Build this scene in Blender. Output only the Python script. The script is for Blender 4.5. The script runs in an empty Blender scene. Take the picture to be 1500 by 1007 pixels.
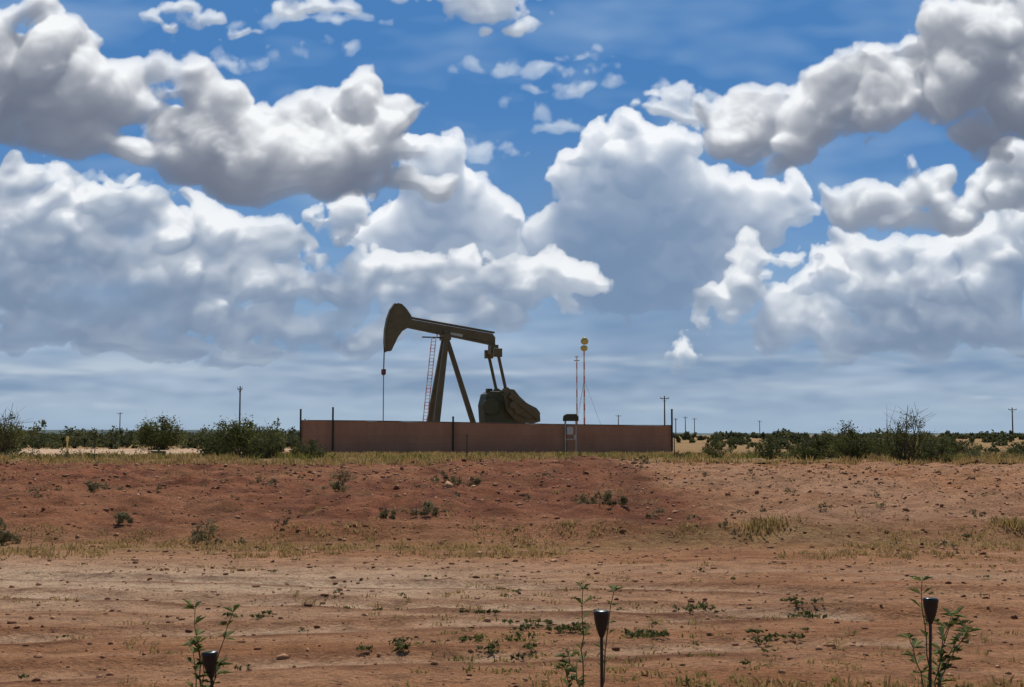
import bpy, math, numpy as np, time
from mathutils import Vector
T0=time.time()
scene=bpy.context.scene
rng=np.random.default_rng(11)
CAM_Z=1.7; F=1810.0
SUN_EL=50.0
# ------------------------------------------------------------------ helpers
def hash2(ix,iy,seed):
    h=(ix.astype(np.int64)*374761393+iy.astype(np.int64)*668265263+seed*982451653)&0xffffffff
    h=((h^(h>>13))*1274126177)&0xffffffff
    h=(h^(h>>16))&0xffffffff
    return h.astype(np.float64)/4294967295.0
def vnoise(x,y,seed=0):
    ix=np.floor(x);iy=np.floor(y);fx=x-ix;fy=y-iy
    fx=fx*fx*(3-2*fx);fy=fy*fy*(3-2*fy)
    a=hash2(ix,iy,seed);b=hash2(ix+1,iy,seed);c=hash2(ix,iy+1,seed);d=hash2(ix+1,iy+1,seed)
    return ((a*(1-fx)+b*fx)*(1-fy)+(c*(1-fx)+d*fx)*fy)*2-1
def fbm(x,y,seed=0,o=4,g=.5):
    s=0;a=1;t=0
    for k in range(o):
        s=s+a*vnoise(x*2**k+17.3*k,y*2**k+9.1*k,seed+k);t+=a;a*=g
    return s/t
def sstep(a,b,x):
    t=np.clip((x-a)/(b-a),0,1);return t*t*(3-2*t)
def rutd(x,y): return y-(12.4-.20*x+.006*x*x+.35*np.sin(x*.22)), y-(9.5+.16*x+.3*np.sin(x*.3+1))
def terr(x,y):
    x=np.asarray(x,float);y=np.asarray(y,float)
    z=.55*sstep(18,48,y)-.40*sstep(56,95,y)
    z=z+.20*np.exp(-((x-1.6)/4.)**2-((y-46)/9.)**2)
    edge=18.8+.9*fbm(x*.2,y*.05,5,3)
    z=z+.28*sstep(0,1.4,y-edge)*(1-sstep(8,22,y-edge))
    bank=sstep(0,3,y-edge)*(1-sstep(50,70,y))
    z=z+bank*(.15*fbm(x*.35,y*.35,21,4)+.21*fbm(x*1.5,y*1.1,31,4))
    near=1-sstep(17,21,y)
    z=z+near*(.03*fbm(x*.25,y*.5,41,3)+.034*fbm(x*1.5,y*2.2,51,4))
    for r in rutd(x,y):
        br=.6+.7*fbm(x*.3,y*.3,66,2)
        z=z-near*.06*br*(np.exp(-(r/.2)**2)+np.exp(-((r-1.7)/.2)**2))+near*.04*br*(np.exp(-((r-.38)/.15)**2)+np.exp(-((r-2.08)/.15)**2))
    return z
def new_mat(name):
    m=bpy.data.materials.new(name);m.use_nodes=True
    nt=m.node_tree;return m,nt,nt.nodes['Principled BSDF']
def paint(name,col,rough=.6,metal=0,var=.35,scale=3.,bump=.0,col2=None,spec=.4):
    m,nt,b=new_mat(name);N=nt.nodes;L=nt.links
    tc=N.new('ShaderNodeTexCoord')
    n=N.new('ShaderNodeTexNoise');n.inputs['Scale'].default_value=scale;n.inputs['Detail'].default_value=6;n.inputs['Roughness'].default_value=.65
    L.new(tc.outputs['Object'],n.inputs['Vector'])
    r=N.new('ShaderNodeValToRGB');r.color_ramp.elements[0].position=.3;r.color_ramp.elements[1].position=.72
    c2=col2 or tuple(c*(1-var) for c in col)
    r.color_ramp.elements[0].color=(*c2,1);r.color_ramp.elements[1].color=(*col,1)
    L.new(n.outputs['Fac'],r.inputs['Fac']);L.new(r.outputs['Color'],b.inputs['Base Color'])
    b.inputs['Roughness'].default_value=rough;b.inputs['Metallic'].default_value=metal;b.inputs['Specular IOR Level'].default_value=spec
    if bump:
        bp=N.new('ShaderNodeBump');bp.inputs['Strength'].default_value=bump;bp.inputs['Distance'].default_value=.03
        L.new(n.outputs['Fac'],bp.inputs['Height']);L.new(bp.outputs['Normal'],b.inputs['Normal'])
    return m
def leafmat(name,c1,c2,trans=.25):
    m,nt,b=new_mat(name);N=nt.nodes;L=nt.links
    a=N.new('ShaderNodeAttribute');a.attribute_name='var'
    r=N.new('ShaderNodeValToRGB');r.color_ramp.elements[0].color=(*c1,1);r.color_ramp.elements[1].color=(*c2,1)
    L.new(a.outputs['Fac'],r.inputs['Fac']);L.new(r.outputs['Color'],b.inputs['Base Color'])
    b.inputs['Roughness'].default_value=.8;b.inputs['Specular IOR Level'].default_value=.2
    if trans>0:
        t=N.new('ShaderNodeBsdfTranslucent');L.new(r.outputs['Color'],t.inputs['Color'])
        mx=N.new('ShaderNodeMixShader');mx.inputs[0].default_value=trans
        out=N['Material Output'];L.new(b.outputs[0],mx.inputs[1]);L.new(t.outputs[0],mx.inputs[2]);L.new(mx.outputs[0],out.inputs['Surface'])
    return m
def np_mesh(name,V,Fq,mat,var=None,smooth=False,parent=None,attrs=None):
    V=np.asarray(V,np.float32);Fq=np.asarray(Fq,np.int32)
    me=bpy.data.meshes.new(name)
    me.vertices.add(len(V));me.vertices.foreach_set('co',V.ravel())
    k=Fq.shape[1]
    me.loops.add(Fq.size);me.loops.foreach_set('vertex_index',Fq.ravel())
    me.polygons.add(len(Fq));me.polygons.foreach_set('loop_start',np.arange(0,Fq.size,k,dtype=np.int32))
    me.polygons.foreach_set('loop_total',np.full(len(Fq),k,np.int32))
    if smooth: me.polygons.foreach_set('use_smooth',np.ones(len(Fq),bool))
    if var is not None:
        at=me.attributes.new('var','FLOAT','FACE' if len(var)==len(Fq) and len(var)!=len(V) else 'POINT')
        at.data.foreach_set('value',np.asarray(var,np.float32))
    for nm,arr in (attrs or {}).items():
        at=me.attributes.new(nm,'FLOAT_COLOR','POINT');at.data.foreach_set('color',np.asarray(arr,np.float32).ravel())
    me.update();me.validate()
    me.materials.append(mat)
    o=bpy.data.objects.new(name,me);scene.collection.objects.link(o)
    if parent:o.parent=parent
    return o
def empty(name,loc=(0,0,0),rz=0):
    e=bpy.data.objects.new(name,None);e.location=loc;e.rotation_euler[2]=rz;scene.collection.objects.link(e);return e
class MB:
    def __init__(s):s.v=[];s.f=[]
    def add(s,vs,fs):
        o=len(s.v);s.v+= [tuple(v) for v in vs];s.f+=[tuple(i+o for i in f) for f in fs];return s
    def tube(s,p0,p1,r0,r1=None,n=10,cap=True):
        r1=r0 if r1 is None else r1
        p0=Vector(p0);p1=Vector(p1);d=(p1-p0).normalized()
        a=d.orthogonal().normalized();b=d.cross(a);vs=[]
        for p,r in((p0,r0),(p1,r1)):
            for i in range(n):
                t=2*math.pi*i/n;vs.append(p+a*math.cos(t)*r+b*math.sin(t)*r)
        fs=[(i,(i+1)%n,n+(i+1)%n,n+i) for i in range(n)]
        if cap:fs+=[tuple(range(n))[::-1],tuple(range(n,2*n))]
        return s.add(vs,fs)
    def box(s,c,d,rot=0):
        x,y,z=c;a,b,h=[q/2 for q in d];vs=[(x+i*a,y+j*b,z+k*h) for i in(-1,1) for j in(-1,1) for k in(-1,1)]
        return s.add(vs,[(0,1,3,2),(4,6,7,5),(0,4,5,1),(2,3,7,6),(0,2,6,4),(1,5,7,3)])
    def beam(s,p0,p1,w,h,w1=None,h1=None):
        p0=Vector(p0);p1=Vector(p1);d=(p1-p0).normalized()
        a=Vector((0,1,0));b=d.cross(a).normalized();a=b.cross(d).normalized()
        w1=w if w1 is None else w1;h1=h if h1 is None else h1;vs=[]
        for p,ww,hh in((p0,w,h),(p1,w1,h1)):
            for i,j in((-1,-1),(1,-1),(1,1),(-1,1)):vs.append(p+a*i*ww/2+b*j*hh/2)
        return s.add(vs,[(0,1,2,3),(7,6,5,4),(0,4,5,1),(1,5,6,2),(2,6,7,3),(3,7,4,0)])
    def prism(s,out,y0,y1):
        n=len(out);vs=[(x,y0,z) for x,z in out]+[(x,y1,z) for x,z in out]
        return s.add(vs,[tuple(range(n)),tuple(range(n,2*n))[::-1]]+[(i,n+i,n+(i+1)%n,(i+1)%n) for i in range(n)])
    def lathe(s,c,prof,n=20):
        x,y,z=c;vs=[];m=len(prof)
        for r,h in prof:
            for i in range(n):
                t=2*math.pi*i/n;vs.append((x+r*math.cos(t),y+r*math.sin(t),z+h))
        fs=[(j*n+i,j*n+(i+1)%n,(j+1)*n+(i+1)%n,(j+1)*n+i) for j in range(m-1) for i in range(n)]
        fs+=[tuple(range(n))[::-1],tuple(range((m-1)*n,m*n))]
        return s.add(vs,fs)
    def obj(s,name,mat,parent=None,bevel=0,loc=None,smooth=False):
        me=bpy.data.meshes.new(name);me.from_pydata(s.v,[],s.f);me.update()
        import bmesh
        bm=bmesh.new();bm.from_mesh(me);bmesh.ops.recalc_face_normals(bm,faces=bm.faces);bm.to_mesh(me);bm.free()
        me.materials.append(mat)
        if smooth:
            for p in me.polygons:p.use_smooth=len(p.vertices)==4
        o=bpy.data.objects.new(name,me);scene.collection.objects.link(o)
        if parent:o.parent=parent
        if loc:o.location=loc
        if bevel:
            b=o.modifiers.new('bevel','BEVEL');b.width=bevel;b.segments=2;b.limit_method='ANGLE'
        return o
# ------------------------------------------------------------------ camera / light / world
cam=bpy.data.cameras.new('camera');co=bpy.data.objects.new('camera',cam);scene.collection.objects.link(co)
cam.sensor_width=36;cam.lens=36*F/1500;cam.clip_end=30000;cam.clip_start=.1
co.location=(0,0,CAM_Z);co.rotation_euler=(math.radians(90+math.degrees(math.atan(134/F))),0,0)
scene.camera=co
scene.view_settings.view_transform='Standard';scene.view_settings.look='None'
sun=bpy.data.lights.new('sun','SUN');so=bpy.data.objects.new('sun',sun);scene.collection.objects.link(so)
sun.energy=3.8;sun.angle=math.radians(.53);sun.color=(1,.94,.84)
SAZ=math.radians(4)
sd=Vector((math.sin(SAZ)*math.cos(math.radians(SUN_EL)),math.cos(SAZ)*math.cos(math.radians(SUN_EL)),math.sin(math.radians(SUN_EL))))
so.rotation_euler=sd.to_track_quat('Z','Y').to_euler()
w=bpy.data.worlds.new('World');scene.world=w;w.use_nodes=True
N=w.node_tree.nodes;L=w.node_tree.links;bg=N['Background'];bg.inputs[1].default_value=.07
sk=N.new('ShaderNodeTexSky');sk.sky_type='NISHITA';sk.sun_disc=False;sk.sun_elevation=math.radians(SUN_EL);sk.sun_rotation=SAZ
sk.air_density=1.0;sk.dust_density=.2;sk.ozone_density=3.
L.new(sk.outputs[0],bg.inputs[0])
# ------------------------------------------------------------------ sky clouds (volume marched on a far dome patch)
du=1.5
U=np.arange(-930,930.1,du,dtype=np.float32);Vv=np.arange(-12,705,du,dtype=np.float32)
nu,nv=len(U),len(Vv)
UUg,VVg=np.meshgrid(U,Vv)
def bsp(c,cell,off):
    t=c/cell+off;t=t-np.floor(t.min())+0.0;i=np.floor(t).astype(int);f=(t-i).astype(np.float32)
    w=[(1-f)**3/6,(3*f**3-6*f**2+4)/6,(-3*f**3+3*f**2+3*f+1)/6,f**3/6];return i,w,i.max()+5
def noise3(D,cell,seed,cd=None,cv=None):
    r=np.random.default_rng(seed);o=r.random(3)
    iu,wu,mu=bsp(U,cell,o[0]);iv,wv,mv=bsp(Vv,cv or cell,o[1]);idd,wd,md=bsp(D,cd or cell,o[2])
    A=r.normal(size=(mv,md,mu)).astype(np.float32)
    B=sum(A[:,:,iu+k]*wu[k] for k in range(4))
    C=sum(B[:,idd+k,:]*wd[k][None,:,None] for k in range(4))
    O=C[iv]*wv[0][:,None,None]
    for k in(1,2,3):O+=C[iv+k]*wv[k][:,None,None]
    O/=O[::7,::3,::7].std();return O
def n2(cu,cv,seed):
    return noise3(np.zeros(1,np.float32),cu,seed,cv=cv)[:,0,:]
def blur(a,r):
    for ax in(0,1):
        for _ in range(2):
            p=np.pad(a,[(r+1,r) if k==ax else (0,0) for k in(0,1)],mode='edge');c=np.cumsum(p,ax,dtype=np.float64)
            n=a.shape[ax];a=((np.take(c,np.arange(2*r+1,2*r+1+n),ax)-np.take(c,np.arange(0,n),ax))/(2*r+1)).astype(np.float32)
    return a
AMPS={2:.16,1.5:.3,1:.46,.5:.45,.25:.40,.125:.38,.06:.38}
def cloud_layer(blobs,scale,nd,dd,seed,sig,warp,flat=.5,cells=(2,1,.5,.25,.125,.06),soft=5.,sigl=.02,amp=1.,thr=.76,lean=-20):
    D=(np.arange(nd,dtype=np.float32)-nd/2)*dd
    sdf=np.full((nv,nd,nu),-400,np.float32)
    wx=n2(90*scale,90*scale,seed+90)*14*warp+n2(35*scale,35*scale,seed+91)*6*warp
    wy=n2(90*scale,90*scale,seed+92)*10*warp+n2(35*scale,35*scale,seed+93)*5*warp
    UU=U[None,:]+wx;VV=Vv[:,None]+wy
    for b in blobs:
        cx,cy,rx,ry=b[:4];fl=b[4] if len(b)>4 else flat;dz=b[5] if len(b)>5 else 0
        i0=max(0,int((cx-rx*2-60-U[0])/du));i1=min(nu,int((cx+rx*2+60-U[0])/du))
        j0=max(0,int((cy-ry*2-60-Vv[0])/du));j1=min(nv,int((cy+ry*2+60-Vv[0])/du))
        if i1<=i0 or j1<=j0:continue
        dv=VV[j0:j1,i0:i1]-cy;dv=np.where(dv<0,dv/fl,dv)
        q=((UU[j0:j1,i0:i1]-cx)/rx)**2+(dv/ry)**2
        rz=min(rx,max(ry,40))
        r=np.sqrt(q[:,None,:]+(((D-dz)/rz)**2)[None,:,None])
        s=(1-r)*min(rx,ry);s=np.where(s<0,s*1.7,s)
        np.maximum(sdf[j0:j1,:,i0:i1],s,out=sdf[j0:j1,:,i0:i1])
    base=56*scale
    for k,c in enumerate(cells):
        cell=base*c;n=noise3(D,cell,seed+k,cd=max(cell,dd*2.5))
        if c>.3:
            n*=n;n+=.04;np.sqrt(n,out=n);n-=thr
        else:
            n=.55*n+.6*(np.sqrt(n*n+.25)-.95)-(thr-.76)
        n*=cell*amp*AMPS.get(c,.36);sdf+=n
    dens=np.clip(sdf/soft,0,1);del sdf
    tau=np.zeros_like(dens);slope=(-U[None,:]/np.maximum(2250-Vv[:,None],100)).astype(np.float32)
    sh=du*math.tan(math.radians(abs(lean)))/dd;ds=du
    for j in range(nv-2,-1,-1):
        t=tau[j+1]+dens[j+1]*ds
        t2=t*(1-sh)
        if lean>0:t2[:-1]+=t[1:]*sh
        else:t2[1:]+=t[:-1]*sh
        s=slope[j]; a=np.abs(s)
        tl=np.roll(t2,1,1);tr=np.roll(t2,-1,1)
        tau[j]=t2*(1-a)+np.where(s>0,tr,tl)*a
    tr=np.ones((nv,nu),np.float32);S=np.zeros((nv,nu),np.float32);AM=np.zeros((nv,nu),np.float32);DP=np.zeros((nv,nu),np.float32)
    for d in range(nd):
        td=tau[:,d];J=.62*np.exp(-sigl*2.6*td)+.38*np.exp(-sigl*.55*td)
        e=np.exp(-sig*dens[:,d]*dd);wgt=tr*(1-e);S+=wgt*J;AM+=wgt*np.exp(-sigl*.22*td);DP+=wgt*D[d];tr*=e
    al=1-tr;g=np.maximum(al,1e-4);S/=g;AM/=g;DP=np.where(al>.02,DP/g,D[-1])
    S=.35*S+.65*blur(S,1)
    Da=blur(DP,2);Ds=blur(DP,5)
    Dv=(.4*np.gradient(Da,axis=0)+.75*np.gradient(Ds,axis=0))/du;Du=(.4*np.gradient(Da,axis=1)+.75*np.gradient(Ds,axis=1))/du
    lamb=np.clip((.80*Dv+.60-Du*slope*.5)/np.sqrt(1+Du**2+Dv**2),0,1)
    occ=np.clip((Da-blur(DP,int(14*scale)+3))/(26*scale),-.6,1)*np.clip(al*1.5-.5,0,1)
    return S,AM,al,lamb,occ
near_c=[(-720,520,120,100),(-610,500,80,54),(-690,440,110,56),(-470,525,48,38,.6),(-545,480,50,34),(-730,600,40,36),(-600,430,60,34,.6),
 (-425,425,92,68,.9),(-330,430,122,72,.85),(-215,465,70,76,1.1),(-255,478,80,54,1.),(-300,400,150,48,1.),
 (570,500,118,62,.8),(670,525,112,80,.8),(720,605,100,66,.8),(450,478,86,40,.9),(400,455,110,34,.8),(330,478,66,36),
 (800,500,110,100,.8),(720,440,64,44),(-850,500,120,120)]
tower_c=[(-125,385,54,62,.8),(-100,320,68,78),(-42,318,36,38,.8),(-190,300,62,48,.7),(-85,260,104,60),
 (165,455,50,42),(180,390,96,84),(150,300,114,110),(85,385,44,50),(45,298,36,28,.7),(250,320,70,100),(110,330,64,72),(200,240,134,80),
 (340,325,62,50,.9),(410,333,48,38,.8),(310,270,52,42)]
mid_c=[(-240,325,40,30),
 (-690,310,114,72),(-570,290,104,66),(-450,300,54,52),(-370,275,60,46),(-640,215,154,68),(-450,215,154,58),(-260,225,109,54),
 (-130,215,109,50),(10,215,92,42),(-300,270,50,30),(-730,380,60,38),(-570,365,32,16,.5),(-90,175,124,34),(-330,160,124,34),
 (480,230,94,60),(590,225,119,68),(700,245,109,72),(740,300,64,50),(520,270,60,40),(640,180,134,60),(-800,300,120,90),(840,280,110,90),
 (235,120,36,28),(310,190,44,34),(-390,110,60,26,.5),(-640,160,154,44),(440,170,80,50),(380,250,54,34),(560,135,120,34,.7),(700,150,110,40,.7),(-560,130,110,30,.6),(-200,140,90,28,.6)]
small_c=[(-60,650,90,34,.9),(10,606,36,20,.7),(-490,630,54,26,.6),(-400,604,22,9),(-285,634,62,24,.6),(258,485,56,32,.6),
 (230,510,34,14,.6)]
right_c=[(555,325,92,42,.6),(620,352,54,44,.6),(740,372,62,60,.7),(660,330,60,32,.6)]
wisp=[(30,546,90,14,.6),(84,562,44,10),(72,466,42,15,.5),(60,478,20,9),(-60,430,52,15,.7),(-20,421,36,11,.6),(-25,490,14,24),(255,505,60,14),(-300,618,90,15),(-620,372,60,12),(-240,575,24,12),(110,520,60,10),(-420,560,50,10)]
def mixc(a,b,t):return np.asarray(a,np.float32)*(1-t[...,None])+np.asarray(b,np.float32)*t[...,None]
def shade(R_,dark,midc,lite,g1=1.,rel=.4,oc=.2,mod=None):
    S,A,al,lamb,occ=R_
    if mod is not None:S=S*mod;A=A*(.6+.4*mod)
    l=np.clip(S*g1*(1-rel+rel*1.7*lamb)*(1-oc*np.clip(occ,-.5,1)),0,1.08)
    am=np.clip(A*(.80+.3*lamb)*(1-oc*occ),0,1)
    c=mixc(dark,midc,am);return c+(np.asarray(lite,np.float32)-np.asarray(midc,np.float32))*l[...,None]
RGB=np.zeros((nv,nu,3),np.float32);AL=np.zeros((nv,nu),np.float32)
def over(c,a):
    RGB[:]=c*a[...,None]+RGB*(1-a[...,None]);AL[:]=a+AL*(1-a)
def flatc(c):return np.ones((nv,nu,3),np.float32)*np.array(c,np.float32)
sky=mixc((.25,.42,.64),(.070,.215,.50),sstep(60,560,VVg)**.8)
over(sky,np.ones((nv,nu),np.float32))
v1=n2(140,40,701)+.6*n2(60,18,702)+.35*n2(24,9,703)
over(flatc([.45,.60,.78]),np.clip(.03+.08*v1,0,.3))
hz=sstep(300,40,VVg);n=n2(220,26,711)+.6*n2(90,12,712)+.4*n2(40,7,713)+.3*n2(18,5,714)
colh=mixc((.20,.29,.43),(.43,.52,.64),np.clip(.5+.25*n,0,1))
over(colh,np.clip(hz*.95,0,1).astype(np.float32))
fade=sstep(30,140,VVg)
def dissolve(c,f=.75):return c*(fade[...,None]*f+1-f)+flatc([.25,.35,.49])*(1-fade[...,None])*f
Rt=cloud_layer(tower_c,.62,34,6,350,.06,.8,flat=.9,soft=5,sigl=.028,thr=.74,lean=42)
c=shade(Rt,(.15,.23,.37),(.26,.355,.505),(.88,.91,.95),1.45,.4);over(dissolve(c),Rt[2]*(.35+.65*fade))
col=np.exp(-((UUg-185-.15*(200-VVg))/140)**4)*sstep(50,150,VVg)*(1-sstep(300,450,VVg))*(.80+.10*n2(50,90,731)+.06*n2(20,30,732))
over(flatc([.165,.265,.425]),np.clip(col*.6,0,1).astype(np.float32))
Rm=cloud_layer(mid_c,.58,34,6,300,.055,1.,flat=.9,soft=5,sigl=.022,thr=.80,lean=10,amp=1.12)
md=np.clip(.9+.28*n2(70,34,801)+.18*n2(28,16,802)+.1*n2(12,8,803),.25,1.3)
c=shade(Rm,(.155,.225,.345),(.27,.35,.475),(.85,.88,.915),1.35,.5,mod=md);over(dissolve(c),Rm[2]*np.clip(.4+.6*fade+.12*n2(40,20,804)*(1-Rm[0]),0,1))
Rw=cloud_layer(wisp,.4,12,7,500,.02,.6,soft=10,sigl=.008,cells=(1,.5,.25,.125),thr=.85)
over(shade(Rw,(.4,.5,.62),(.45,.56,.70),(.74,.81,.88)),Rw[2]*.85)
Rs=cloud_layer(small_c,.42,14,6,520,.04,.7,soft=7,sigl=.022,thr=.76,cells=(1,.5,.25,.125),lean=-5)
over(shade(Rs,(.2,.25,.33),(.30,.36,.46),(.84,.88,.92),1.05,.4),Rs[2]*.92)
Rs=cloud_layer(right_c,.7,18,7,560,.05,.8,soft=7,sigl=.034,thr=.75,cells=(1,.5,.25,.125,.06),lean=4)
over(shade(Rs,(.15,.19,.27),(.23,.275,.36),(.86,.89,.92),1.25,.5),Rs[2])
Rn=cloud_layer(near_c,1.0,46,5.5,100,.05,1.1,flat=.7,soft=9,sigl=.038,thr=.75,lean=3)
md=np.clip(.95+.16*n2(90,60,811)+.10*n2(30,22,812)+.05*n2(12,9,813),.4,1.3)
c=shade(Rn,(.13,.155,.215),(.205,.235,.305),(.88,.90,.92),1.3,.5,mod=md);over(c,Rn[2])
n=n2(260,14,741)+.7*n2(110,8,742)+.5*n2(45,5,743)+.3*n2(18,3.5,744)
st=sstep(150,80,VVg)*sstep(0,40,VVg)
over(mixc((.21,.30,.43),(.50,.585,.67),np.clip(.45+.28*n,0,1)),np.clip(st*(.30+.22*n),0,.8).astype(np.float32))
h=sstep(95,0,VVg);over(flatc([.36,.475,.60]),(h*.8).astype(np.float32))
fe=sstep(930,830,np.abs(UUg))*sstep(705,665,VVg);
A4=np.dstack([RGB/np.maximum(AL,1e-4)[...,None],AL*fe])
R=12000.
dirv=np.dstack([UUg/F,np.ones_like(UUg),VVg/F]);dirv/=np.linalg.norm(dirv,axis=2,keepdims=True)
P=dirv*R;P[...,2]+=CAM_Z
idx=np.arange(nu*nv).reshape(nv,nu)
Fq=np.stack([idx[:-1,:-1],idx[:-1,1:],idx[1:,1:],idx[1:,:-1]],-1).reshape(-1,4)
m=bpy.data.materials.new('cloudy_sky');m.use_nodes=True;nt=m.node_tree;nt.nodes.clear();NN=nt.nodes;LL=nt.links
at=NN.new('ShaderNodeAttribute');at.attribute_name='cloud';em=NN.new('ShaderNodeEmission');tp=NN.new('ShaderNodeBsdfTransparent')
mx=NN.new('ShaderNodeMixShader');o=NN.new('ShaderNodeOutputMaterial')
LL.new(at.outputs['Color'],em.inputs['Color']);LL.new(at.outputs['Alpha'],mx.inputs[0]);LL.new(tp.outputs[0],mx.inputs[1]);LL.new(em.outputs[0],mx.inputs[2]);LL.new(mx.outputs[0],o.inputs['Surface'])
m.cycles.emission_sampling='NONE'
np_mesh('sky',P.reshape(-1,3),Fq,m,attrs={'cloud':A4.reshape(-1,4)},smooth=True)
print('sky',time.time()-T0)
# ------------------------------------------------------------------ ground
g=6*np.exp(np.linspace(0,math.log(9000/6),1100));ys=-6+g
t=np.linspace(-1,1,560);s=.62*t+1.0*t**5
X=s[None,:]*(g[:,None]+3);Y=np.repeat(ys[:,None],len(s),1)
Z=terr(X,Y)
G=np.stack([X,Y,Z],-1).reshape(-1,3)
ii=np.arange(X.size).reshape(X.shape)
Fq=np.stack([ii[:-1,:-1],ii[:-1,1:],ii[1:,1:],ii[1:,:-1]],-1).reshape(-1,4)
def masks(X,Y):
    nz=fbm(X*.25,Y*.25,61,4);nf=fbm(X*.9,Y*.9,71,3)
    red=sstep(18,21.5,Y+nz*1.5)*(1-sstep(48,56,Y+3*nz))*(1-.75*sstep(2.9,4.4,X+.8*nz+.5*nf))
    red=np.clip(red*.95+.5*nz*red+ .5*np.exp(-((X-1.5)/2.4)**2-((Y-36)/13)**2),0,1)
    grass=.6*np.exp(-((Y-18.8-1.3*nz)/.8)**2)+.9*sstep(47,53,Y+4*nz)+.2*sstep(.1,.5,nf)*sstep(20,24,Y)
    pad=sstep(66,71,Y+nz)*(1-sstep(135,150,Y))*sstep(-18,-23,X+nz)*(1-sstep(0,6,-55-X))
    grass=grass*(1-pad)
    rd=rutd(X,Y)
    sand=pad*1.+sstep(3.5,-2,X+2*nz)*np.exp(-((Y-14.2+.12*X)/1.9)**2)*1.+.7*np.exp(-((X-2.3)/.9)**2-((Y-26.)/1.)**2)
    sand=sand+.35*sstep(.0,.5,fbm(X*.12,Y*.8,81,3))*(1-sstep(16,19,Y))+.35*sstep(3,4.5,X)*sstep(19,22,Y)*(1-sstep(46,52,Y))*(.6+nz)
    dk=0
    for r in rd:
        sand=sand+.6*(np.exp(-(r/.18)**2)+np.exp(-((r-1.7)/.18)**2))*(Y<17)*sstep(-.3,.3,nf+nz*.6)
        dk=dk+.9*(np.exp(-((r+.3)/.12)**2)+np.exp(-((r-1.4)/.12)**2)+.6*np.exp(-((r-.3)/.08)**2)+.6*np.exp(-((r-2.)/.08)**2))*(Y<17)*sstep(-.3,.2,nz+nf*.7)
    # dark band running diagonally down the bank
    b_=X-(3.0+.35*np.sin(Y*.2)+.3*nf);dk=dk+.75*np.exp(-(b_/.45)**2)*sstep(20,23,Y)*(1-sstep(42,47,Y))
    return np.stack([red,np.clip(grass,0,1),np.clip(sand,0,1),np.clip(dk,0,1)],-1)
M=masks(X,Y)
m,nt,b=new_mat('red_dirt');NN=nt.nodes;LL=nt.links
def nnoise(scale,vec,detail=5,rough=.6):
    n=NN.new('ShaderNodeTexNoise');n.inputs['Scale'].default_value=scale;n.inputs['Detail'].default_value=detail;n.inputs['Roughness'].default_value=rough;LL.new(vec,n.inputs['Vector']);return n.outputs['Fac']
def mixn(f,a,b_,mode='MIX'):
    x=NN.new('ShaderNodeMix');x.data_type='RGBA';x.blend_type=mode
    for sck,v in((x.inputs[0],f),(x.inputs[6],a),(x.inputs[7],b_)):
        if isinstance(v,bpy.types.NodeSocket):LL.new(v,sck)
        else:sck.default_value=v if isinstance(v,float) else (*v,1)
    return x.outputs[2]
def ramp(f,a,b_,ca=0.,cb=1.):
    r=NN.new('ShaderNodeMapRange');r.inputs[1].default_value=a;r.inputs[2].default_value=b_;r.inputs[3].default_value=ca;r.inputs[4].default_value=cb;LL.new(f,r.inputs[0]);return r.outputs[0]
tc=NN.new('ShaderNodeTexCoord').outputs['Object']
at=NN.new('ShaderNodeAttribute');at.attribute_name='zone';sp=NN.new('ShaderNodeSeparateColor');LL.new(at.outputs['Color'],sp.inputs[0])
mp=NN.new('ShaderNodeMapping');mp.inputs['Rotation'].default_value=(0,0,math.radians(9));mp.inputs['Scale'].default_value=(.22,2.2,1);LL.new(tc,mp.inputs['Vector'])
streak=nnoise(1.0,mp.outputs[0],6,.6)
big=nnoise(.45,tc,6,.6);med=nnoise(3.2,tc,8,.68);fine=nnoise(24.,tc,6,.7);mid=nnoise(1.1,tc,8,.7)
base=mixn(ramp(big,.35,.65),(.43,.185,.078),(.54,.255,.122))
base=mixn(ramp(streak,.42,.68,0.,.8),base,(.67,.37,.205))
base=mixn(sp.outputs[2],base,(.80,.55,.36))
base=mixn(sp.outputs[0],base,mixn(ramp(mid,.38,.62),(.18,.052,.023),(.38,.140,.065)))
gr=mixn(ramp(med,.35,.65),(.26,.18,.065),(.44,.31,.13))
gm=NN.new('ShaderNodeMath');gm.operation='MULTIPLY';LL.new(sp.outputs[1],gm.inputs[0]);LL.new(ramp(med,.3,.6,.35,1.),gm.inputs[1])
base=mixn(gm.outputs[0],base,gr)
base=mixn(at.outputs['Alpha'],base,(.21,.078,.034))
base=mixn(ramp(mid,.36,.50,.45,0.),base,mixn(.5,base,(.10,.036,.016)))
base=mixn(ramp(med,.38,.52,.6,0.),base,mixn(.6,base,(.08,.030,.013)))  # shadow patches between clods painted into the soil colour, here and in the fine mix
base=mixn(ramp(fine,.36,.54,.75,0.),base,mixn(.55,base,(.07,.028,.014)))
base=mixn(ramp(fine,.58,.72,0.,.4),base,(.68,.42,.25))
LL.new(base,b.inputs['Base Color']);b.inputs['Roughness'].default_value=.95;b.inputs['Specular IOR Level'].default_value=.1
ad=NN.new('ShaderNodeMath');ad.operation='ADD';LL.new(med,ad.inputs[0])
sm=NN.new('ShaderNodeMath');sm.operation='MULTIPLY';sm.inputs[1].default_value=.35;LL.new(fine,sm.inputs[0]);LL.new(sm.outputs[0],ad.inputs[1])
bp=NN.new('ShaderNodeBump');bp.inputs['Strength'].default_value=1.;bp.inputs['Distance'].default_value=.16;LL.new(ad.outputs[0],bp.inputs['Height']);LL.new(bp.outputs[0],b.inputs['Normal'])
np_mesh('ground',G,Fq,m,smooth=True,attrs={'zone':M.reshape(-1,4)})
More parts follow.
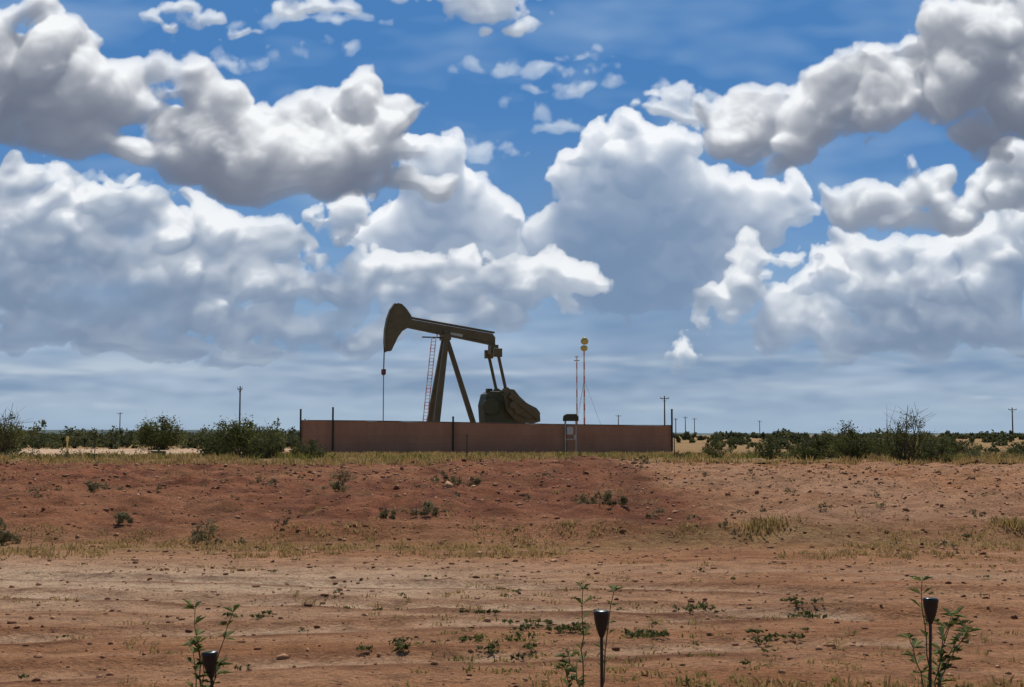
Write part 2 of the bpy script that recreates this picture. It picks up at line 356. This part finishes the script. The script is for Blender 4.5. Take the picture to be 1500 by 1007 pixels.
# ------------------------------------------------------------------ distant hills
m=paint('hill_haze',(.10,.15,.16),.95,var=.25,scale=.01)  # aerial haze painted into the hills' bluish base colour
xs=np.linspace(-4500,4500,400);hh=np.clip(9+24*sstep(500,-1200,xs)*(.7+.3*fbm(xs*.002,xs*0,91,3))+5*fbm(xs*.004,xs*0+3,92,4),2,60)
V=np.concatenate([np.stack([xs,xs*0+5200,xs*0-2],1),np.stack([xs,xs*0+5260,hh],1),np.stack([xs,xs*0+5900,xs*0-2],1)])
n_=len(xs);i=np.arange(n_-1);Fq=np.concatenate([np.stack([i,i+1,i+1+n_,i+n_],1),np.stack([i+n_,i+1+n_,i+1+2*n_,i+2*n_],1)])
np_mesh('distant_hills',V,Fq,m)
# ------------------------------------------------------------------ foliage
def leaves(P,size,rg,flat=.0,asp=2.):
    n=len(P);d=rg.normal(size=(n,3));d/=np.linalg.norm(d,axis=1,keepdims=True)
    e=rg.normal(size=(n,3));e=np.cross(d,e);e/=np.linalg.norm(e,axis=1,keepdims=True)
    s=(size*rg.uniform(.6,1.4,n))[:,None];a=d*s*.5;b=e*s*.5/asp
    V=np.stack([P-a,P+b,P+a,P-b],1).reshape(-1,3);return V,np.arange(4*n).reshape(-1,4)
def bush_pts(cx,cy,w,h,n,rg,lumps=14,z0=None,airy=0):
    z0=float(terr(cx,cy)) if z0 is None else z0
    a=rg.uniform(0,2*math.pi,lumps);r=np.sqrt(rg.uniform(0,1,lumps))*.40*w
    lx=cx+r*np.cos(a);ly=cy+r*np.sin(a);lz=z0+h*rg.uniform(.10,.88,lumps)*(1-.5*(r/(.40*w+1e-6))**2)
    lr=np.minimum(w,h*1.3)*rg.uniform(.10,.24,lumps)*(1-.4*airy)
    k=rg.integers(0,lumps,n);d=rg.normal(size=(n,3));d/=np.linalg.norm(d,axis=1,keepdims=True)
    q=np.stack([lx[k],ly[k],lz[k]],1)+d*(lr[k]*rg.uniform(.25,1,n)**.6*(1+.35*rg.normal(size=n)*.6))[:,None]
    q[:,2]=np.maximum(q[:,2],z0+.03)
    var=np.clip(.5+.28*rg.normal(size=lumps)[k]+.12*rg.normal(size=n),0,1)
    return q,var,np.stack([lx,ly,lz],1),z0
mesq=leafmat('mesquite_leaves',(.042,.054,.018),(.17,.18,.055),.35)
bark=paint('bark',(.12,.09,.06),.9,scale=8)
def add_bush(name,cx,cy,w,h,n,size,seed,airy=0,mat=mesq):
    rg=np.random.default_rng(seed);z0=float(terr(cx,cy));e=empty(name,(cx,cy,z0))
    q,var,lc,_=bush_pts(0,0,w,h,n,rg,lumps=int(14+w*5),z0=0,airy=airy)
    V,Fq=leaves(q,size,rg);np_mesh('foliage',V,Fq,mat,var=var,parent=e)
    mb=MB()
    for k,p in enumerate(lc):
        b0=Vector((rg.normal()*.1*w*.4,rg.normal()*.1*w*.4,0));mid=b0.lerp(Vector(p),.5)+Vector(rg.normal(size=3))*.08*h
        r=.012+.008*h
        mb.tube(b0,mid,r,r*.7,6);tip=Vector(p)+Vector((rg.normal()*.1,rg.normal()*.1,.16*h*(1+airy)));mb.tube(mid,tip,r*.7,r*.25,5)
        for _ in range(3):
            tp_=mid.lerp(tip,rg.uniform(.2,.9));mb.tube(tp_,tp_+Vector((rg.normal()*.2*h,rg.normal()*.2*h,abs(rg.normal())*.18*h)),r*.3,r*.12,4)
    mb.obj('branches',bark,e)
BU=[(-12.9,60,3.8,2.2,7500,.11,0),(-14.5,62,2.6,1.9,4200,.11,0),(-11.4,58,2.4,1.5,3200,.10,0),(-10.1,62,2.2,1.0,1800,.1,.0),(-36.8,130,5.6,3.8,5600,.22,0),
 (-32.9,80,3.2,3.4,2200,.14,.7),(-34.9,84,3.4,2.2,2400,.14,.1),
 (14.6,53,2.4,1.7,4600,.09,0),(13.2,55,2.2,1.3,2800,.09,.1),(16.5,52,2.5,2.5,2600,.08,.6),(11.9,58,2.6,1.2,2300,.09,.2),(10.2,62,2.2,.9,1300,.09,.2),
 (17.9,53,2.2,1.2,1900,.09,.2),(22.5,72,3.,1.7,2400,.11,.2),(19.,64,2.6,1.4,2100,.1,.2),(20.5,60,2.2,1.1,1700,.1,.2),(27.5,80,3.,1.7,1900,.12,.2),(24.5,68,2.6,1.3,1700,.1,.2),(29,70,2.6,1.4,1500,.1,.3),(15.6,60,2.8,1.4,2600,.1,0),(8.3,60,1.2,.5,700,.08,0)]
for k,bb in enumerate(BU):add_bush('mesquite_bush' ,*bb[:6],seed=900+k,airy=bb[6])
rg=np.random.default_rng(77);Vs=[];Fs=[];va=[];off=0
def belt(n,xr,yr,wr,hr,leafn,ls):
    global off
    for _ in range(n):
        y=rg.uniform(*yr);sx=rg.uniform(*xr);x=sx*y
        w_=rg.uniform(*wr);h_=rg.uniform(*hr)*(.6+.7*rg.random()**1.5)
        if -18.5<x<14 and y<130:continue
        if -56<x<-20 and 66<y<128:continue
        q,v,_,_=bush_pts(x,y,w_,h_,leafn,rg,lumps=9)
        V,Fq=leaves(q,ls*(y/150)**.5,rg);Vs.append(V);Fs.append(Fq+off);off+=len(V);va.append(v)
belt(170,(-.62,-.14),(135,240),(3,7),(1.7,3.4),420,.34)
belt(220,(-.62,.62),(240,520),(5,11),(1.6,3.2),260,.6)
belt(150,(-.62,.62),(500,1200),(12,30),(2.,3.4),160,1.5)
belt(130,(.15,.62),(82,200),(2,5),(.7,2.0),380,.26)
belt(110,(.13,.6),(54,90),(1,2.6),(.35,.9),260,.11)
belt(60,(-.6,-.17),(54,66),(1,2.2),(.3,.6),240,.11)
far=leafmat('scrub_leaves',(.048,.062,.03),(.15,.16,.068),.35)
np_mesh('scrub',np.concatenate(Vs),np.concatenate(Fs),far,var=np.concatenate(va))
def blades(x,y,h,rg,w=.006,spread=.35):
    n=len(x);z=terr(x,y)-.01;a=rg.uniform(0,2*math.pi,n);c,s_=np.cos(a),np.sin(a)
    l=rg.normal(size=(n,2))*spread*h[:,None];w_=w*(1+y/22)
    b0=np.stack([x-c*w_,y-s_*w_,z],1);b1=np.stack([x+c*w_,y+s_*w_,z],1)
    md=np.stack([x+l[:,0]*.35,y+l[:,1]*.35,z+h*.6],1);tp_=np.stack([x+l[:,0],y+l[:,1],z+h],1)
    V=np.stack([b0,b1,md+(b1-b0)*.35,tp_,md-(b1-b0)*.35],1).reshape(-1,3);return V,np.arange(5*n).reshape(-1,5)
def tufts(cx,cy,r,per,hh,rg):
    k=np.repeat(np.arange(len(cx)),per);x=cx[k]+rg.normal(size=len(k))*r[k];y=cy[k]+rg.normal(size=len(k))*r[k];return x,y,hh[k]*rg.uniform(.5,1.2,len(k))
rg=np.random.default_rng(5)
def field(n,sx,yr,thr,seed,sc=.5):
    y=yr[0]+(yr[1]-yr[0])*rg.random(n);x=rg.uniform(sx[0],sx[1],n)*(y);k=fbm(x*sc,y*sc,seed,3)>thr;return x[k],y[k]
XX=[];YY=[];HH=[]
def addg(x,y,per,r,h):
    a,b_,c_=tufts(x,y,np.full(len(x),r),per,h*np.ones(len(x))*rg.uniform(.5,1.3,len(x)),rg);XX.append(a);YY.append(b_);HH.append(c_)
x,y=field(1500,(-.5,.5),(17.2,20.2),-.05,3,.9);addg(x,y,8,.07,.075)
x,y=field(900,(-.5,.5),(20,46),.14,4);addg(x,y,8,.10,.09)
x,y=field(4400,(-.5,.5),(47,75),-.1,6,.2);k=~((x<-20)&(y>65));addg(x[k],y[k],12,.18,.25)
x,y=field(2600,(-.5,.5),(75,96),-.1,7,.2);k=~((x<-19));addg(x[k],y[k],10,.25,.30)
x,y=field(900,(-.5,.5),(7,17),.12,8);addg(x,y,9,.04,.045)
x,y=field(260,(0,.5),(7,8.6),-.2,9);addg(x,y,12,.05,.08)
for cx,cy in((3.9,19.8),(4.15,20.0),(8.1,20.4),(8.3,20.2)):addg(np.array([cx]),np.array([cy]),130,.14,.16)
V,Fq=blades(np.concatenate(XX),np.concatenate(YY),np.concatenate(HH),rg)
np_mesh('dry_grass',V,Fq,leafmat('dry_grass_blades',(.26,.165,.062),(.58,.43,.19),.35),var=np.clip(rg.normal(size=len(Fq))*.22+.5,0,1))
XX=[];YY=[];HH=[]
x,y=field(900,(-.5,.5),(51,72),.05,12,.2);k=~((x<-20)&(y>65));addg(x[k],y[k],14,.2,.28)
x,y=field(120,(-.5,.5),(17,20),.3,13);addg(x,y,8,.08,.06)
x,y=field(260,(-.1,.5),(7.5,11),.15,14);addg(x,y,8,.05,.04)
V,Fq=blades(np.concatenate(XX),np.concatenate(YY),np.concatenate(HH),rg,w=.007,spread=.5)
np_mesh('green_grass',V,Fq,leafmat('green_grass_blades',(.11,.12,.025),(.34,.32,.09),.35),var=np.clip(rg.normal(size=len(Fq))*.2+.5,0,1))
Vs=[];Fs=[];va=[];off=0
def clump(x,y,w_,h_,n,ls):
    global off
    q,v,_,_=bush_pts(x,y,w_,h_,n,rg,lumps=9);V,Fq=leaves(q,ls,rg,asp=2.6);Vs.append(V);Fs.append(Fq+off);off+=len(V);va.append(v)
for x,y,w_,h_ in[(1.75,12.2,.5,.12),(-.18,10.4,.42,.10),(.2,11.,.4,.08),(.55,10.9,.4,.08),(1.15,10.6,.35,.08),(2.75,11.9,.4,.12),(1.1,10.5,.3,.07),(-1.,9.9,.25,.07),(-.1,9.9,.3,.08),(3.9,11.2,.3,.08),(2.2,10.4,.3,.1),(-2.4,11.5,.2,.05),(.1,11.5,.3,.05),(-.2,11.9,.2,.05),(2.9,12.4,.3,.08)]:
    for _ in range(4):clump(x+rg.normal()*.16,y+rg.normal()*.1,w_*.6,h_*rg.uniform(.5,1.),42,.045)
for _ in range(45):
    y=rg.uniform(8,17);clump(rg.uniform(-.42,.42)*y,y,rg.uniform(.08,.2),rg.uniform(.03,.08),22,.035)
np_mesh('creeping_weeds',np.concatenate(Vs),np.concatenate(Fs),leafmat('weed_leaves',(.06,.075,.022),(.19,.20,.07)),var=np.concatenate(va))
Vs=[];Fs=[];va=[];off=0
for x,y,w_,h_ in[(-4.9,19.6,.75,.42),(-6.4,20.6,.4,.25),(-8.3,19.7,.7,.4),(-7.9,19.4,.5,.3),(-1.45,21.,.6,.35),(1.5,22.4,.8,.35),(1.8,21.8,.5,.25),(-4.7,35,.9,.5),(-1.6,30.,.8,.4),(-.9,31,.5,.35),(-6.1,32,.5,.3),(-2.1,20.8,.4,.2),(9,21,.5,.2),(-3.8,27,.5,.3),(-9,27,.6,.3),(4.6,44,.7,.4)]:
    clump(x,y,w_,h_,620,.055)
for _ in range(110):
    y=rg.uniform(19,48);clump(rg.uniform(-.46,.46)*y,y,rg.uniform(.15,.45),rg.uniform(.06,.2),60,.055)
np_mesh('bank_weeds',np.concatenate(Vs),np.concatenate(Fs),leafmat('grey_weed_leaves',(.12,.10,.05),(.32,.27,.14)),var=np.concatenate(va))
# stones / dirt clods
ph=(1+5**.5)/2
ico=np.array([(-1,ph,0),(1,ph,0),(-1,-ph,0),(1,-ph,0),(0,-1,ph),(0,1,ph),(0,-1,-ph),(0,1,-ph),(ph,0,-1),(ph,0,1),(-ph,0,-1),(-ph,0,1)])/1.9
icf=np.array([(0,11,5),(0,5,1),(0,1,7),(0,7,10),(0,10,11),(1,5,9),(5,11,4),(11,10,2),(10,7,6),(7,1,8),(3,9,4),(3,4,2),(3,2,6),(3,6,8),(3,8,9),(4,9,5),(2,4,11),(6,2,10),(8,6,7),(9,8,1)])
n=18000;y=7+43*rg.random(n)**1.0;x=rg.uniform(-.5,.5,n)*y;sz=(.004+.013*rg.random(n)**5)*(1+y/10)
kp=(y>18)|(rg.random(n)<.6);x=x[kp];y=y[kp];sz=sz[kp]
x=np.append(x,[-1.75,-1.55,-4.4,-2.6]);y=np.append(y,[9.6,29.5,27.,28.]);sz=np.append(sz,[.045,.2,.09,.1]);n=len(x)
V=ico[None]*(1+.3*rg.normal(size=(n,12,1)))*sz[:,None,None]*rg.uniform(.6,1.3,(n,1,3))
V[...,0]+=x[:,None];V[...,1]+=y[:,None];V[...,2]=V[...,2]*.6+terr(x,y)[:,None]+sz[:,None]*.1
Fq=(icf[None]+12*np.arange(n)[:,None,None]).reshape(-1,3)
np_mesh('stones',V.reshape(-1,3),Fq,leafmat('stone',(.18,.065,.03),(.50,.27,.145),0.),var=np.repeat(rg.random(n)**1.4,20))
# ------------------------------------------------------------------ pumpjack
K=.0597
RZ=math.radians(20);KX=K/math.cos(RZ)
pj=empty('pumpjack',((650-750)*K,108,.15),RZ)
olive=paint('olive_paint',(.15,.125,.070),.55,var=.4,scale=1.2,bump=.1)
dark=paint('dark_steel',(.06,.055,.04),.6,var=.3)
def q(a,b,y=0):return (a*KX,y,b*K)
def pl(l):return [(a*KX,b*K) for a,b in l]
head=[(-70,215),(-66,217),(-61,216),(-54,209),(-48,200),(-46,196),(-48,184),(-60,176),(-66,167),(-71,156),(-75,147),(-82,146),(-83.5,160),(-83,176),(-80.5,193),(-76,206)]
MB().prism(pl(head),-.22,.22).obj('horse_head_plate',olive,pj,bevel=.03)
rim=[(-70,216),(-76,207),(-80.5,194),(-83.5,177),(-84,160),(-83,145)]
mb=MB()
for p0,p1 in zip(rim[:-1],rim[1:]):mb.beam(q(*p0),q(*p1),.62,.09)
mb.obj('horse_head_face',olive,pj)
mb=MB();mb.prism(pl([(-50,194),(70,176),(74,171),(74,161),(66,163),(-52,183)]),-.20,.20)
mb.beam(q(-50,196.5),q(73,178),.5,.14);mb.beam(q(-52,182.5),q(74,159.5),.5,.14)
mb.obj('walking_beam',olive,pj)
MB().beam(q(8,174.,-.21),q(26,171.5,-.21),.012,.28).obj('name_plate',paint('worn_white',(.6,.6,.56),.6),pj)
mb=MB()
for sgn in(-1,1):
    mb.beam(q(2,167,sgn*.35),q(-21,2,sgn*1.25),.34,.42,.4,.62)
mb.beam(q(5,164),q(56,2),.4,.34,.4,.44)
mb.beam(q(-17,30,-1.05),q(-17,30,1.05),.2,.2)
mb.box(q(2,169),(.75,1.1,.5));mb.box(q(2,176),(.5,.7,.5))
for z in(40,90):
    mb.tube(q(-16+ (z-30)*.12,z,-1.),q(-16+(z-30)*.12,z,1.),.06)
mb.obj('samson_post',olive,pj,bevel=.02)
mb=MB()
mb.tube(q(72,148,-1.3),q(72,148,1.3),.2,n=12);mb.box(q(72,153),(.7,.9,.8));mb.box(q(72,147,-1.2),(.75,.35,.75));mb.box(q(72,147,1.2),(.75,.35,.75))
mb.obj('equalizer',olive,pj,bevel=.02)
mb=MB()
for sgn in(-1,1):mb.beam(q(72,146,sgn*1.25),q(84,91,sgn*1.25),.16,.24);mb.tube(q(84,91,sgn*1.05),q(84,91,sgn*1.5),.3,n=14)
mb.obj('pitman_arms',olive,pj)
cw=[(80,84),(87,94),(95,93),(103,83),(114,73),(128,66),(133,60),(134,46),(124,43),(108,44),(94,50),(84,62)]
mb=MB()
for sgn in(-1,1):
    y0=sgn*1.05;mb.prism(pl(cw),min(y0,y0+sgn*.42),max(y0,y0+sgn*.42))
    y1=sgn*1.475;mb.prism(pl([(96,84),(124,66),(130,50),(112,50),(96,58),(90,72)]),min(y1,y1+sgn*.2),max(y1,y1+sgn*.2))
    mb.prism(pl([(84,82),(90,88),(132,58),(128,48)]),min(y1,y1+sgn*.34),max(y1,y1+sgn*.34))
    mb.tube(q(92,70,sgn*1.4),q(92,70,sgn*1.85),.35,n=16)
    for a_,b_ in((118,64),(104,74),(122,52),(104,56)):mb.tube(q(a_,b_,sgn*1.6),q(a_,b_,sgn*1.75),.13,n=8)
mb.obj('crank_counterweights',olive,pj,bevel=.04)
mb=MB();mb.prism(pl([(58,86),(64,90),(78,90),(84,82),(96,70),(100,40),(56,40),(54,70)]),-.85,.85)
mb.box(q(66,92),(.5,.5,.3));mb.tube(q(88,66,-1.1),q(88,66,1.1),.22,n=14)
mb.tube(q(63,68,-.9),q(63,68,-1.15),.75,n=24)
mb.obj('gear_reducer',paint('dark_green_paint',(.075,.085,.045),.6),pj,bevel=.03)
mb=MB();mb.box(q(45,3,-1.2),(14,.3,.4));mb.box(q(45,3,1.2),(14,.3,.4))
for a in(-40,-20,20,55,100,150):mb.box(q(a,3),(.3,2.3,.36))
mb.box(q(75,22),(3.2,1.9,2.1));mb.tube(q(128,20,-.5),q(128,20,.5),.5,n=16);mb.box(q(128,10),(1.2,1.2,.5))
mb.obj('base_skid',dark,pj)
mb=MB()
for sgn in(-1,1):mb.tube(q(-84,158,sgn*.12),q(-85,118,sgn*.12),.025,n=6)
mb.obj('bridle_cable',dark,pj)
MB().box(q(-85,117),(.28,.6,.42)).tube(q(-85,112),q(-85,117),.16,n=10).obj('carrier_bar',paint('rusty_red',(.16,.06,.045),.7),pj,bevel=.02)
MB().tube(q(-85.,117),q(-85.,18),.045,n=8).obj('polished_rod',paint('rod_steel',(.30,.31,.33),.4,.6),pj)
mb=MB();mb.tube(q(-85,0),q(-85,14),.16);mb.tube(q(-85,14),q(-85,19),.1);mb.tube(q(-97,8),q(-73,8),.09);mb.tube(q(-94,3),q(-94,14),.2)
mb.obj('wellhead',dark,pj)
m,nt,b=new_mat('red_white_bands');NN=nt.nodes;LL=nt.links
t_=NN.new('ShaderNodeTexCoord');sx=NN.new('ShaderNodeSeparateXYZ');LL.new(t_.outputs['Object'],sx.inputs[0])
mm=NN.new('ShaderNodeMath');mm.operation='FRACT';m2=NN.new('ShaderNodeMath');m2.operation='MULTIPLY';m2.inputs[1].default_value=.8;LL.new(sx.outputs[2],m2.inputs[0]);LL.new(m2.outputs[0],mm.inputs[0])
m3=NN.new('ShaderNodeMath');m3.operation='GREATER_THAN';m3.inputs[1].default_value=.5;LL.new(mm.outputs[0],m3.inputs[0])
mi=NN.new('ShaderNodeMix');mi.data_type='RGBA';mi.inputs[6].default_value=(.75,.2,.15,1);mi.inputs[7].default_value=(.85,.8,.76,1);LL.new(m3.outputs[0],mi.inputs[0]);LL.new(mi.outputs[2],b.inputs['Base Color'])
bands=m
mb=MB();lt,lb=q(-14,168,-1.15),q(-40,2,-1.75)
lt=Vector(lt)+Vector((-.35,0,0));lb=Vector(lb)+Vector((.1,0,0))
for sgn in(-1,1):
    o_=Vector((sgn*.19,0,0));mb.tube(lb+o_,lt+o_,.04,n=6)
for k in range(34):
    c_=lb.lerp(lt,(k+.5)/34);mb.tube(c_-Vector((.19,0,0)),c_+Vector((.19,0,0)),.025,n=5)
mb.obj('ladder',bands,pj)
mb=MB();mb.tube(q(-36,167,-1.1),q(-6,167,-1.1),.06,n=6);mb.tube(q(-15,168,-1.1),q(-15,174,-1.1),.04,n=6);mb.tube(q(-15,167,-1.1),q(0,167,-.3),.06,n=6)
mb.obj('ladder_bracket',dark,pj)
# ------------------------------------------------------------------ perimeter screen fence
scr=paint('brown_screen',(.44,.235,.155),.85,scale=.5,col2=(.34,.18,.12))
fe=empty('screen_fence')
fx0,fx1=-17.0,12.85
def topz(x):return 2.86-.40*sstep(-17,13,np.float64(x))*1.0
post=paint('dark_post',(.035,.033,.03),.6)
n=600;xs=np.linspace(fx0,fx1,n);yy=100+.035*np.sin(xs*8.)+.02*np.sin(xs*1.3);zt=np.array([topz(x) for x in xs])+.03*fbm(xs*.6,xs*0,8,3);zb=terr(xs,xs*0+100)+.0
V=[];rows=9
for r in range(rows):
    f=r/(rows-1);V.append(np.stack([xs,yy+.07*fbm(xs*.8,xs*0+r*.7,15,3),zb*(1-f)+zt*f],1))
V=np.concatenate(V);i=np.arange(n-1);Fq=np.concatenate([np.stack([i+r*n,i+1+r*n,i+1+(r+1)*n,i+(r+1)*n],1) for r in range(rows-1)])
np_mesh('front_screen',V,Fq,scr,smooth=True,parent=fe)
for nm,xx,hh_ in(('left_screen',fx0,2.86),('right_screen',fx1,2.46)):
    ysd=np.linspace(100.08,134,200);V=np.concatenate([np.stack([xx+.03*np.sin(ysd*8),ysd,ysd*0+.1],1),np.stack([xx+.03*np.sin(ysd*8),ysd,ysd*0+hh_],1)])
    i=np.arange(199);np_mesh(nm,V,np.stack([i,i+1,i+201,i+200],1),scr,smooth=True,parent=fe)
xs=np.linspace(fx0,fx1,60);V=np.concatenate([np.stack([xs,xs*0+134.1,xs*0+.1],1),np.stack([xs,xs*0+134.1,xs*0+2.4],1)]);i=np.arange(59)
np_mesh('rear_screen',V,np.stack([i,i+1,i+61,i+60],1),scr,parent=fe)
mb=MB()
for x_,zt_ in((-17.05,3.75),(-14.45,3.9),(-4.75,3.15),(4.3,3.3),(12.9,3.75)):
    mb.tube((x_,99.86,.0),(x_,99.86,zt_),.075,n=10)
    mb.lathe((x_,99.86,zt_),[(.09,-.04),(.09,.02),(.03,.06)],10)
xs=np.linspace(fx0,fx1,31)
for k,(a_,b_) in enumerate(zip(xs[:-1],xs[1:])):
    mb.tube((a_,99.9,topz(a_)+.02),(b_,99.9,topz(b_)+.02),.028,n=6)
mb.obj('posts_and_rail',post,fe)
# ------------------------------------------------------------------ flare stacks
galv=paint('galvanised',(.45,.46,.47),.45,.3);yel=paint('yellow_paint',(.80,.64,.18),.5)
fs=empty('flare_stack',(6.55,112,.15));MB().tube((0,0,0),(0,0,9.7),.085,.06,8).obj('pipe',bands,fs)
mb=MB()
mb.lathe((0,0,9.15),[(.12,0),(.3,.12),(.34,.35),(.2,.5)],14);mb.lathe((.05,0,9.75),[(.14,0),(.32,.12),(.36,.35),(.2,.62),(.08,.66)],14)
mb.obj('burner_heads',yel,fs,smooth=True)
mb=MB()
for a_ in(0,2.1,4.2):mb.tube((0,0,6.5),(2.4*math.cos(a_),2.4*math.sin(a_),0),.012,n=4)
mb.obj('guy_wires',dark,fs)
ms=empty('vent_mast',(5.88,112,.15));MB().tube((0,0,0),(0,0,8.55),.07,.05,8).tube((0,0,8.55),(0,0,8.7),.13,.13,10).obj('pipe',bands,ms)
MB().box((0,0,8.3),(.5,.08,.08)).obj('arm',galv,ms)
# ------------------------------------------------------------------ electrical panel in front of the fence
ep=empty('electrical_panel',(4.65,98.2,float(terr(4.65,98.2))))
mb=MB();mb.prism([(-.62,2.65),(-.58,3.05),(-.3,3.22),(.45,3.22),(.62,2.98),(.62,2.65)],-.35,.35);mb.obj('hood',dark,ep,bevel=.03)
mb=MB()
for x_ in(-.42,.42):mb.tube((x_,0,-.1),(x_,0,2.7),.05)
mb.box((0,0,1.2),(.84,.06,.06));mb.obj('frame',galv,ep)
MB().box((-.05,-.08,1.9),(.5,.22,.62)).box((.36,-.1,1.35),(.2,.16,.34)).obj('meter_box',paint('pale_enamel',(.5,.55,.6),.5),ep,bevel=.02)
# ------------------------------------------------------------------ utility poles
wood=paint('weathered_wood',(.10,.085,.07),.9,scale=6)
def upole(x,y,h,arm=2.4,r=.17):
    e=empty('utility_pole',(x,y,float(terr(x,y))));MB().tube((0,0,-.2),(0,0,h),r*1.15,r*.75,8).obj('pole',wood,e)
    mb=MB();mb.box((0,-.2,h-.6),(arm,.12,.16));mb.tube((-arm*.35,-.2,h-.6),(0,-.15,h-1.5),.04,n=4);mb.tube((arm*.35,-.2,h-.6),(0,-.15,h-1.5),.04,n=4)
    mb.obj('crossarm',wood,e)
    mb=MB()
    for a_ in(-.45,0,.45):mb.lathe((a_*arm,-.2,h-.5),[(.05,0),(.09,.08),(.05,.16),(.08,.22),(.03,.3)],8)
    mb.obj('insulators',galv,e)
upole(-55,250,11.4,1.,.17);upole(37,300,11.,2.2,.18);upole(141.5,350,9.3,2.4,.2);upole(-190,600,12.6,3,.25);upole(55,640,12,3,.25);upole(98,700,12,3,.25);upole(112,760,12,3,.25);upole(160,800,11,3,.25);upole(82,620,10,2,.25)
# ------------------------------------------------------------------ black poly pipelines
blk=paint('black_poly',(.06,.045,.035),1.,spec=0.)
def pipeline(x0,x1,y0,y1,r=.055,seed=1):
    xs=np.linspace(x0,x1,90);ys=np.linspace(y0,y1,90)+.9*fbm(xs*.12,xs*0,seed,2);zs=terr(xs,ys)+r*.9
    V=[];k=8
    for a_ in range(k):
        t_=2*math.pi*a_/k;V.append(np.stack([xs,ys+r*math.cos(t_),zs+r*math.sin(t_)],1))
    V=np.concatenate(V);n=90;i=np.arange(n-1)
    np_mesh('poly_pipeline',V,np.concatenate([np.stack([i+a_*n,i+1+a_*n,i+1+((a_+1)%k)*n,i+((a_+1)%k)*n],1) for a_ in range(k)]),blk,smooth=True)
pipeline(3.,30,50,46,.03);pipeline(-27,-17.5,63,61,.045,4)
mk=empty('pipeline_marker',(-33.,92,float(terr(-33,92))));MB().tube((0,0,0),(0,0,1.1),.06,n=8).lathe((0,0,1.1),[(.1,0),(.1,.3),(.05,.36)],10).obj('post',yel,mk)
vb=empty('valve_box',(-24.5,86,float(terr(-24.5,86))));MB().box((0,0,.2),(.9,.5,.4)).tube((0,0,.4),(0,0,.6),.08).tube((-.5,0,.15),(.5,0,.15),.1).obj('body',dark,vb,bevel=.03)
wf=empty('wire_fence')
mb=MB();px=[-18.5,-11.,-2.,7.2,16.2]
for x_ in px:
    z_=float(terr(x_,55));mb.tube((x_,55,z_-.2),(x_,55,z_+1.15),.022,n=6)
mb.obj('t_posts',dark,wf)
mb=MB()
for a_,b_ in zip(px[:-1],px[1:]):
    for hz_ in(.45,.75,1.08):
        pr=None
        for k in range(7):
            f=k/6;xx=a_+(b_-a_)*f;zz=float(terr(a_,55))*(1-f)+float(terr(b_,55))*f+hz_-.05*4*f*(1-f);p=(xx,54.97,zz)
            if pr:mb.tube(pr,p,.003,n=4,cap=False)
            pr=p
mb.obj('wires',dark,wf)
# ------------------------------------------------------------------ foreground stakes with cups & weeds
cupm=paint('black_plastic',(.018,.02,.024),.35,scale=20)
def stake(x,y,h,tilt=(0,0)):
    z=float(terr(x,y));e=empty('stake_light',(x,y,z));e.rotation_euler=(tilt[0],tilt[1],0)
    MB().tube((0,0,-.1),(0,0,h-.11),.009,.009,8).obj('stake',cupm,e)
    MB().lathe((0,0,h-.12),[(.012,-.02),(.02,0),(.030,.03),(.040,.075),(.043,.105),(.046,.11),(.046,.12),(.036,.128),(.01,.13)],20).obj('lamp_cup',cupm,e,smooth=True)
stake(.5,7.0,.70);stake(2.42,7.3,.74,(0,.03));stake(-1.64,7.0,.51,(.05,-.08))
wl=leafmat('weed_plant_leaves',(.05,.085,.02),(.17,.20,.06));stm=paint('weed_stem',(.16,.12,.06),.8,scale=20)
def weed(x,y,stems,seed,leaf=.09):
    rg=np.random.default_rng(seed);z=float(terr(x,y));e=empty('weed_plant',(x,y,z));mb=MB();V=[];Fq=[];va=[]
    for (dx,dy,h,lx,ly) in stems:
        p=Vector((dx,dy,-.02));prev=p;n=10
        for k in range(1,n+1):
            f=k/n;c_=Vector((dx+lx*f*f,dy+ly*f*f,h*f))+Vector(rg.normal(size=3))*.006
            mb.tube(prev,c_,.0055*(1-.6*(f-1/n)),.0055*(1-.6*f),6);
            if f>.25:
                for _ in range(6 if k==n else (rg.integers(2,5) if f>.5 else rg.integers(0,3))):
                    a_=rg.uniform(0,6.28);up=rg.uniform(.2,1.4);d=Vector((math.cos(a_),math.sin(a_),up)).normalized();l=leaf*rg.uniform(.6,1.25)
                    s_=d.cross(Vector((0,0,1))).normalized()*l*.15
                    p1=c_+d*l*.5;p2=c_+d*l+Vector((0,0,-.3*l));o_=len(V)
                    V+=[c_,p1+s_,p2,p1-s_];Fq.append((o_,o_+1,o_+2,o_+3));va.append(rg.random())
            prev=c_
    mb.obj('stems',stm,e);np_mesh('leaves',np.array([tuple(v) for v in V]),np.array(Fq),wl,var=va,parent=e)
weed(.40,7.05,[(0,0,.82,.0,0),(.03,.02,.45,-.12,.0),(.1,0,.8,.08,.1),(-.04,0,.38,-.06,0)],1,.085)
weed(2.44,7.35,[(0,0,.84,-.03,0),(.03,.02,.62,.12,0),(.02,-.02,.55,.2,0),(-.02,0,.5,-.1,0),(.02,.03,.45,.16,.05),(.05,.03,.62,.1,.05)],2,.105)
weed(-1.72,7.0,[(0,0,.74,-.06,0),(.03,0,.72,.12,0),(-.03,0,.5,-.03,0),(.02,0,.42,.05,0),(.02,0,.55,-.05,0)],3,.095)
print('total',time.time()-T0,len(bpy.data.objects))
